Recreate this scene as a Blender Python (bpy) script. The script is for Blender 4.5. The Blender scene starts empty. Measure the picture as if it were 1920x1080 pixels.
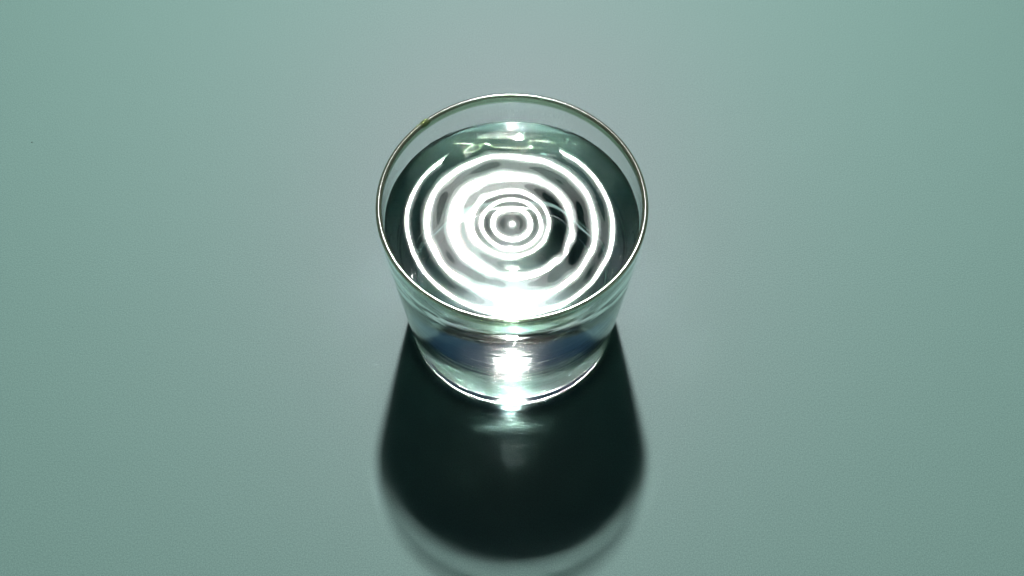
import bpy, bmesh, math, random
from math import sin, cos, pi, exp, sqrt, radians

# ---------------------------------------------------------------- basics
S = bpy.context.scene
C = S.collection
R = 0.043                     # outer radius of the tumbler's rim in metres
random.seed(4)

# ---------------------------------------------------------------- camera
F_PX = 1850.0
CAM = (0.0, -3.992, 7.886)            # in rim radii
LAMP = (0.0, 10.9, 16.8)
cam_d = bpy.data.cameras.new("camera")
cam_d.sensor_fit = 'HORIZONTAL'
cam_d.sensor_width = 36.0
cam_d.lens = F_PX / 1920 * 36.0
cam_d.clip_start = 0.01
cam_d.clip_end = 100
cam = bpy.data.objects.new("camera", cam_d)
C.objects.link(cam)
cam.location = [c * R for c in CAM]
cam.rotation_euler = (pi / 2 - 1.0767, 0, 0)
S.camera = cam

# ---------------------------------------------------------------- room light and lamps
w = bpy.data.worlds.new("World")
S.world = w
w.use_nodes = True
w.node_tree.nodes["Background"].inputs[0].default_value = (0.7, 1.0, 0.7, 1)
w.node_tree.nodes["Background"].inputs[1].default_value = 0.002

def area(name, loc, sx, sy, energy, col, tilt):
    """an elliptical lamp; tilt is the angle of its beam from straight down, towards the camera"""
    ld = bpy.data.lights.new(name, 'AREA')
    ld.shape = 'ELLIPSE'
    ld.size, ld.size_y = sx, sy
    ld.energy = energy
    ld.color = col
    o = bpy.data.objects.new(name, ld)
    C.objects.link(o)
    o.location = [c * R for c in loc]
    o.rotation_euler = (-radians(tilt), 0, 0)
    return o
# a hard strobe behind the glass, its beam feathered past the table, with added glow lamps round it and an added dim blue lamp beyond
WARM = (1.0, 0.985, 0.95)
def glow_lamp(k, radiance, back):
    """a lamp k times the size of the bare tube, set a little behind it: the bright dish round the tube"""
    sx, sy = 0.040 * k, 0.052 * k
    area("added_glow", (0, LAMP[1] + back * .55, LAMP[2] + back * .84), sx, sy, pi * radiance * pi / 4 * sx * sy, (0.93, 1.0, 0.95), 51)
area("studio_strobe", LAMP, 0.037, 0.048, 6.5, WARM, 51)
for k, radiance in ((1.4, 30), (1.9, 14), (2.5, 7), (3.2, 3.5)):   # brightest at the middle, fading outwards
    glow_lamp(k, radiance, 0.1 * k)
area("blue_reflection_lamp", (0, 19.0, 31.0), 1.7, 0.85, 0.28, (0.16, 0.52, 1.0), 33)  # unseen lamp, added to put blue reflections in the lower glass

S.view_settings.view_transform = 'Standard'
S.view_settings.look = 'None'
S.view_settings.exposure = 0
S.view_settings.gamma = 1

cy = S.cycles
cy.max_bounces = 16
cy.transmission_bounces = 14
cy.glossy_bounces = 8
cy.diffuse_bounces = 3
cy.transparent_max_bounces = 8
cy.caustics_refractive = True
cy.caustics_reflective = True
cy.blur_glossy = 0.0
cy.sample_clamp_direct = 0
cy.sample_clamp_indirect = 0
cy.use_adaptive_sampling = False
cy.use_denoising = True
cy.denoiser = 'OPENIMAGEDENOISE'
cy.denoising_input_passes = 'RGB_ALBEDO_NORMAL'
cy.denoising_prefilter = 'ACCURATE'
cy.use_guiding = True
cy.guiding_training_samples = 128
cy.use_light_tree = False
# ---------------------------------------------------------------- materials
def mat(name):
    m = bpy.data.materials.new(name)
    m.use_nodes = True
    nt = m.node_tree
    for n in list(nt.nodes):
        nt.nodes.remove(n)
    out = nt.nodes.new("ShaderNodeOutputMaterial")
    return m, nt, out

def glass(name, ior, col=(1, 1, 1)):
    m, nt, out = mat(name)
    g = nt.nodes.new("ShaderNodeBsdfGlass")
    g.distribution = 'GGX'
    g.inputs["Color"].default_value = (*col, 1)
    g.inputs["Roughness"].default_value = 0
    g.inputs["IOR"].default_value = ior
    nt.links.new(g.outputs[0], out.inputs["Surface"])
    return m

N_G, N_W = 1.51, 1.333
M_GLASS = glass("clear_glass", N_G, (0.985, 1.0, 0.992))
def add_bloom(m, share, rough):
    """bloom round bright lamp images, put into the glass: a small share of the light is scattered a little"""
    nt = m.node_tree
    clear = [n for n in nt.nodes if n.type == 'BSDF_GLASS'][0]
    out = [n for n in nt.nodes if n.type == 'OUTPUT_MATERIAL'][0]
    scatter = nt.nodes.new("ShaderNodeBsdfGlass")
    scatter.inputs["Color"].default_value = clear.inputs["Color"].default_value
    scatter.inputs["IOR"].default_value = clear.inputs["IOR"].default_value
    scatter.inputs["Roughness"].default_value = rough
    mix = nt.nodes.new("ShaderNodeMixShader")
    mix.inputs[0].default_value = share
    nt.links.new(clear.outputs[0], mix.inputs[1])
    nt.links.new(scatter.outputs[0], mix.inputs[2])
    nt.links.new(mix.outputs[0], out.inputs["Surface"])
add_bloom(M_GLASS, 0.022, 0.20)
M_WATER = glass("water", N_W)
M_WALL = glass("water_against_glass", N_W / N_G)

def rim_material():
    m, nt, out = mat("fire_polished_rim")
    p = nt.nodes.new("ShaderNodeBsdfPrincipled")
    p.inputs["Base Color"].default_value = (0.60, 0.72, 0.52, 1)
    p.inputs["Roughness"].default_value = 0.03
    p.inputs["IOR"].default_value = N_G
    p.inputs["Transmission Weight"].default_value = 0.85
    p.inputs["Coat Weight"].default_value = 1.0
    p.inputs["Coat Roughness"].default_value = 0.13
    nt.links.new(p.outputs[0], out.inputs["Surface"])
    return m
M_RIM = rim_material()

def table_material():
    m, nt, out = mat("satin_green_tabletop")
    p = nt.nodes.new("ShaderNodeBsdfPrincipled")
    p.inputs["Base Color"].default_value = (0.255, 0.46, 0.415, 1)
    p.inputs["Roughness"].default_value = 0.5
    p.inputs["Specular IOR Level"].default_value = 0.32
    p.inputs["Specular Tint"].default_value = (1.0, 0.0, 0.55, 1)
    tc = nt.nodes.new("ShaderNodeTexCoord")
    n = nt.nodes.new("ShaderNodeTexNoise")
    n.inputs["Scale"].default_value = 2600
    n.inputs["Detail"].default_value = 2
    nt.links.new(tc.outputs["Object"], n.inputs["Vector"])
    mx = nt.nodes.new("ShaderNodeMix")
    mx.data_type = 'RGBA'
    mx.inputs[6].default_value = (0.135, 0.27, 0.24, 1)
    mx.inputs[7].default_value = (0.375, 0.65, 0.59, 1)
    n2 = nt.nodes.new("ShaderNodeTexNoise")
    n2.inputs["Scale"].default_value = 2200
    n2.inputs["Detail"].default_value = 1
    n2.inputs["Roughness"].default_value = 0.7
    nt.links.new(tc.outputs["Object"], n2.inputs["Vector"])
    nt.links.new(n2.outputs["Fac"], mx.inputs[0])
    nt.links.new(mx.outputs[2], p.inputs["Base Color"])
    b = nt.nodes.new("ShaderNodeBump")
    b.inputs["Strength"].default_value = 0.12
    b.inputs["Distance"].default_value = 0.0002
    nt.links.new(n.outputs["Fac"], b.inputs["Height"])
    nt.links.new(b.outputs[0], p.inputs["Normal"])
    nt.links.new(p.outputs[0], out.inputs["Surface"])
    return m
M_TABLE = table_material()

# ---------------------------------------------------------------- mesh helpers
def link(name, verts, faces, m, parent=None, smooth=True):
    me = bpy.data.meshes.new(name)
    me.from_pydata(verts, [], faces)
    me.validate()
    me.update()
    if smooth:
        me.polygons.foreach_set("use_smooth", [True] * len(me.polygons))
    me.materials.append(m)
    o = bpy.data.objects.new(name, me)
    C.objects.link(o)
    if parent:
        o.parent = parent
    return o

def lathe(profile, n=256):
    """profile: list of (r, z) from the axis or not; revolve, outward when walked with the solid on the left"""
    V, Fc, rings, last = [], [], [], (9, 9)
    for r, z in profile:
        if abs(r - last[0]) + abs(z - last[1]) < 1e-4:
            continue
        last = (r, z)
        if r < 1e-6:
            rings.append([len(V)]); V.append((0, 0, z * R))
        else:
            rings.append(list(range(len(V), len(V) + n)))
            V += [(r * R * cos(2 * pi * k / n), r * R * sin(2 * pi * k / n), z * R) for k in range(n)]
    for a, b in zip(rings, rings[1:]):
        for k in range(n):
            k2 = (k + 1) % n
            q = [a[k % len(a)], a[k2 % len(a)], b[k2 % len(b)], b[k % len(b)]]
            f = []
            for i in q:
                if i not in f:
                    f.append(i)
            if len(f) > 2:
                Fc.append(f)
    return V, Fc

def smooth_pts(ctrl, step=0.02):
    """densify straight runs so that shading normals stay true"""
    out = [ctrl[0]]
    for (a, b), (c, d) in zip(ctrl, ctrl[1:]):
        L = sqrt((c - a) ** 2 + (d - b) ** 2)
        k = max(1, int(L / step))
        out += [(a + (c - a) * i / k, b + (d - b) * i / k) for i in range(1, k + 1)]
    return out

def arc(cx, cz, r, a0, a1, n=10):
    return [(cx + r * cos(radians(a0 + (a1 - a0) * i / n)), cz + r * sin(radians(a0 + (a1 - a0) * i / n))) for i in range(n + 1)]

def tag(o, label=None, cat=None, group=None, kind=None):
    if label: o["label"] = label
    if cat: o["category"] = cat
    if group: o["group"] = group
    if kind: o["kind"] = kind

# ---------------------------------------------------------------- tabletop
T = 1.5
g = 24
tv = [(-T + 2 * T * i / g, -T + 2 * T * j / g, 0) for j in range(g + 1) for i in range(g + 1)]
tf = [(j * (g + 1) + i, j * (g + 1) + i + 1, (j + 1) * (g + 1) + i + 1, (j + 1) * (g + 1) + i) for j in range(g) for i in range(g)]
table = link("tabletop", tv, tf, M_TABLE)
tag(table, kind="structure")

# ---------------------------------------------------------------- the glass
H = 1.8396
HW = 1.505                   # still water level
TH = 0.034                    # wall thickness
def r_out(z):                 # tapered outer wall
    return 1.0 - 0.108 * max(0.0, 1 - z / H) ** 1.25
def r_in(z):
    return r_out(z) - TH
FLOOR = 0.15
DOME = 0.033                  # the underside of the base is slightly hollow
rimr = TH / 2 + 0.006
outer = [(0.74 * i / 12, 0.012 + DOME * (1 - (i / 12) ** 2)) for i in range(13)] + arc(0.80, 0.028, 0.0255, 230, 272, 5) + \
        arc(r_out(0.1) - 0.068, 0.0705, 0.068, -86, -3, 14)
zc = H - rimr
rc = 1.0 - rimr
outer = (outer + [(r_out(z), z) for z in (0.12, 0.4, 0.8, 1.2, 1.6, zc - 0.06)])
outer = smooth_pts(outer[:35], 0.02) + smooth_pts(outer[34:], 0.006)
rim = [(r_out(zc - 0.06), zc - 0.06)] + [(rc + rimr * cos(radians(a)), zc + rimr * sin(radians(a))) for a in range(-10, 191, 10)] + [(r_in(zc - 0.06), zc - 0.06)]
CONT = HW + 0.045             # mean height at which the meniscus meets the wall
ZT = zc - 0.06
inner = smooth_pts([(r_in(ZT), ZT), (r_in(1.66), 1.66), (r_in(CONT), CONT)], 0.03)
RW = r_in(CONT)

# ---- shape of the water surface
def mirror_level(x, y):
    """height at (x, y) of the gently dished surface on which the ripples ride, shaped to mirror the lamp into the camera"""
    def path(z):
        return (sqrt((x - CAM[0]) ** 2 + (y - CAM[1]) ** 2 + (z - CAM[2]) ** 2) +
                sqrt((x - LAMP[0]) ** 2 + (y - LAMP[1]) ** 2 + (z - LAMP[2]) ** 2))
    z = HW
    for _ in range(4):
        d = (path(z + 1e-4) - path(z - 1e-4)) / 2e-4
        z -= (path(z) - PATH0) / d
    return z
PATH0 = 0
def _p0():
    return (sqrt(CAM[0] ** 2 + CAM[1] ** 2 + (HW - CAM[2]) ** 2) + sqrt(LAMP[0] ** 2 + LAMP[1] ** 2 + (HW - LAMP[2]) ** 2))
PATH0 = _p0()
ZERO = [0, .15, .225, .30, .44, .64, .79, .93, 1.1]      # ripple crests and troughs
AMP = [(0, .03), (.15, .028), (.30, .024), (.37, .019), (.46, .018), (.54, .03), (.70, .045), (.80, .06), (.95, .08), (1.2, .08)]
def lerp_table(tab, r):
    for (a, b), (c, d) in zip(tab, tab[1:]):
        if r <= c:
            return b + (d - b) * (r - a) / (c - a)
    return tab[-1][1]
PH = [(z, i * pi) for i, z in enumerate(ZERO)]
NRAD = 400
RIP = [0.0]
for i in range(NRAD):
    r = (i + .5) * 1.1 / NRAD
    RIP.append(RIP[-1] + lerp_table(AMP, r) * sin(lerp_table(PH, r)) * 1.3 * 1.1 / NRAD)
BUMP = [0.0]
for i in range(NRAD):
    r = (i + .5) * 1.1 / NRAD
    BUMP.append(BUMP[-1] + exp(-((r - .37) / .075) ** 2) * 1.1 / NRAD)
def look(tab, r):
    f = r / 1.1 * NRAD
    i = min(NRAD - 1, int(f))
    return tab[i] + (tab[i + 1] - tab[i]) * (f - i)
rnd = random.Random(11)
WAVES = []
for k in range(26):
    lam = rnd.uniform(.16, .5)
    a = rnd.uniform(0, 2 * pi)
    WAVES.append((cos(a) * 2 * pi / lam, sin(a) * 2 * pi / lam, rnd.uniform(0, 2 * pi), lam))
def sstep(a, b, x):
    t = min(1, max(0, (x - a) / (b - a)))       # also runs downhill when b < a
    return t * t * (3 - 2 * t)
def wave(r, th):
    x, y = r * cos(th), r * sin(th)
    q = r + (.012 * sin(th + 1.0) + .012 * sin(2 * th + .4) + .006 * sin(3 * th + 2.2)) * sstep(.05, .5, r)
    z = mirror_level(x, y) + look(RIP, max(0, q)) * (1 - .7 * exp(-((x / .33) ** 2 + ((y + .72) / .27) ** 2)) - .93 * exp(-((x / .36) ** 2 + ((y - .86) / .13) ** 2)))
    z -= 0.060 * (.5 + .5 * cos(th + radians(25))) ** 2 * look(BUMP, r) * exp(-max(0, r - .5) * 2.5)
    n = sum(sin(kx * x + ky * y + p) * lam for kx, ky, p, lam in WAVES) / (2 * pi)
    z += n * (0.0009 * sstep(.0, .35, r) + 0.0003 + 0.0035 * sstep(.62, .85, y))
    # a stray packet of small ripples right of the middle
    z += 0.00045 * sin(33 * (x - .3) + 12 * y + 2 * sin(6 * y)) * exp(-(((x - .40) / .16) ** 2 + ((y + .24) / .20) ** 2))
    z += 0.035 * (1 - .75 * exp(-(x / .3) ** 2) * (y > 0)) * exp(-(RW - r) / 0.022)
    return z
rag = [(rnd.randint(9, 120), rnd.uniform(0, 6.28)) for k in range(22)]
def ragged(th):
    return sum(sin(n * th + p) / sqrt(n) for n, p in rag) * 0.0035
def edge(k, n):
    th = 2 * pi * k / n
    return wave(RW, th) + ragged(th)
NT = 480
EDGE = [edge(k, NT) for k in range(NT)]

n_out = len(outer)
V, Fc = lathe(outer, NT)
VR, FR = lathe(rim, NT)
assert abs(outer[-1][1] - ZT) < 1e-6
# faint horizontal waviness of the pressed wall
srnd = random.Random(5)
STRIA = []
for k in range(16):
    lam = srnd.uniform(.03, .13)
    STRIA.append((2 * pi / lam, srnd.choice([0, 0, 1, 1, 2, 3]) * srnd.choice([-1, 1]), srnd.uniform(0, 6.28), 0.0026 * lam / (2 * pi)))
for k in range(14):           # the finest of it only a hair's breadth
    lam = srnd.uniform(.018, .034)
    STRIA.append((2 * pi / lam, srnd.choice([0, 0, 1, 2, 5, 9]) * srnd.choice([-1, 1]), srnd.uniform(0, 6.28), 0.009 * lam / (2 * pi)))
for k in range(10):           # and some upright
    n = srnd.randint(30, 110)
    STRIA.append((srnd.uniform(-9, 9), n, srnd.uniform(0, 6.28), 0.0042 / n))
for i, (x, y, z) in enumerate(V):
    zz = z / R
    if 0.13 < zz < ZT:
        th = math.atan2(y, x)
        low = sstep(1.15, .8, zz)
        d = sum(a * (low if n >= 30 else .35 + .65 * low if f > 180 else 1) * sin(f * zz + n * th + p) for f, n, p, a in STRIA) * sstep(.13, .3, zz) * sstep(ZT, ZT - .1, zz)
        q = 1 + d / sqrt(x * x + y * y) * R
        V[i] = (x * q, y * q, z)
root = bpy.data.objects.new("drinking_glass", None)
C.objects.link(root)
tag(root, "clear tapered tumbler of water standing alone on the green tabletop", "glass")
V2, F2 = lathe(inner, NT)
def follow_edge(V, z0, z1):
    """bend the rows between z0 and z1 so that the row at z1 lies on the waterline"""
    out = []
    for i, (x, y, z) in enumerate(V):
        t = (z / R - z0) / (z1 - z0)
        if t > 0:
            zz = z / R + (EDGE[i % NT if len(V) % NT == 0 else (i - 1) % NT] - z1) * t
            s = r_in(zz) * R / sqrt(x * x + y * y)
            x, y, z = x * s, y * s, zz * R
        out.append((x, y, z))
    return out
V2 = follow_edge(V2, ZT, CONT)
k0 = len(V)
V += V2
Fc += [[i + k0 for i in f] for f in F2]
body = link("glass_body", V, Fc, M_GLASS, root)
link("rim", VR, FR, M_RIM, root)

# ---------------------------------------------------------------- the water
NR = 170
V = [(0, 0, wave(0, 0) * R)]
for i in range(1, NR + 1):
    r = RW * i / NR
    for k in range(NT):
        th = 2 * pi * k / NT
        z = wave(r, th)
        if i >= NR - 3:
            z += ragged(th) * (i - NR + 4) / 4
        rr = min(r, r_in(z)) if i == NR else r
        if i == NR:
            rr = r_in(z)
        V.append((rr * R * cos(th), rr * R * sin(th), z * R))
F0 = [(0, 1 + k, 1 + (k + 1) % NT) for k in range(NT)]
for i in range(NR - 1):
    a = 1 + i * NT
    for k in range(NT):
        F0.append((a + k, a + NT + k, a + NT + (k + 1) % NT, a + (k + 1) % NT))
water = link("water", V, F0, M_WATER, None)
tag(water, "clear rippling water filling most of the tumbler", "water")
# side and floor of the water where it touches the glass
side = smooth_pts([(0.0, FLOOR), (0.5, FLOOR)], .05) + smooth_pts([(0.5, FLOOR), (r_in(FLOOR) - 0.09, FLOOR)], 0.03) + \
       arc(r_in(FLOOR + 0.08) - 0.08, FLOOR + 0.08, 0.08, -88, -2, 12) + \
       smooth_pts([(r_in(FLOOR + 0.1), FLOOR + 0.1), (r_in(CONT), CONT)], 0.03)
V, Fc = lathe(side, NT)
V = follow_edge(V, 1.0, CONT)
wb = link("water_side", V, Fc, M_WALL, water)

# ---------------------------------------------------------------- small things
def ball(name, c, radii, m, rotz=0, nu=24, nv=14):
    V, Fc = [], []
    for j in range(nv + 1):
        a = pi * j / nv
        for i in range(nu):
            b = 2 * pi * i / nu
            V.append((radii[0] * R * sin(a) * cos(b), radii[1] * R * sin(a) * sin(b), radii[2] * R * cos(a)))
    for j in range(nv):
        for i in range(nu):
            a, b = j * nu + i, j * nu + (i + 1) % nu
            Fc.append((a, a + nu, b + nu, b) if 0 < j < nv - 1 else ((a, a + nu, b + nu) if j == 0 else (a, a + nu, b)))
    o = link(name, V, Fc, m)
    o.location = [q * R for q in c]
    o.rotation_euler = (0, 0, rotz)
    return o

M_AIR = glass("air_in_water", 1 / N_W)
def on_water(x, y, dz):
    return (x, y, wave(math.hypot(x, y), math.atan2(y, x)) + dz)
for (x, y, r, lab) in [(.247, .650, .036, "largest tiny air bubble, a faint ring in the water towards its far right"),
                       (.438, .787, .020, "tiny air bubble close to the far right edge of the water"),
                       (-.692, -.250, .018, "tiny air bubble between two ripples near the left wall of the tumbler")]:
    o = ball("air_bubble", on_water(x, y, -r * .8 - .012), (r, r, r * .8), M_AIR)
    tag(o, lab, "bubble", "air bubbles in the water")

m, nt, out = mat("olive_droplet")
p = nt.nodes.new("ShaderNodeBsdfPrincipled")
p.inputs["Base Color"].default_value = (0.42, 0.52, 0.24, 1)
p.inputs["Roughness"].default_value = 0.03
p.inputs["IOR"].default_value = 1.4
p.inputs["Transmission Weight"].default_value = 0.7
nt.links.new(p.outputs[0], out.inputs["Surface"])
th = math.atan2(.712, -.674)
o = ball("droplet", (rc * cos(th), rc * sin(th), zc + .006), (.027, .055, .026), m, th)
tag(o, "tiny yellow green droplet sitting on the far left of the tumbler's rim", "droplet")

m, nt, out = mat("dark_dust")
p = nt.nodes.new("ShaderNodeBsdfPrincipled")
p.inputs["Base Color"].default_value = (0.12, 0.19, 0.17, 1)
p.inputs["Roughness"].default_value = 0.9
nt.links.new(p.outputs[0], out.inputs["Surface"])
o = ball("dust_speck", (-4.734, 1.887, .004), (.008, .006, .004), m, .5, 10, 6)
tag(o, "tiny dark speck of dust lying far left on the green tabletop", "speck")
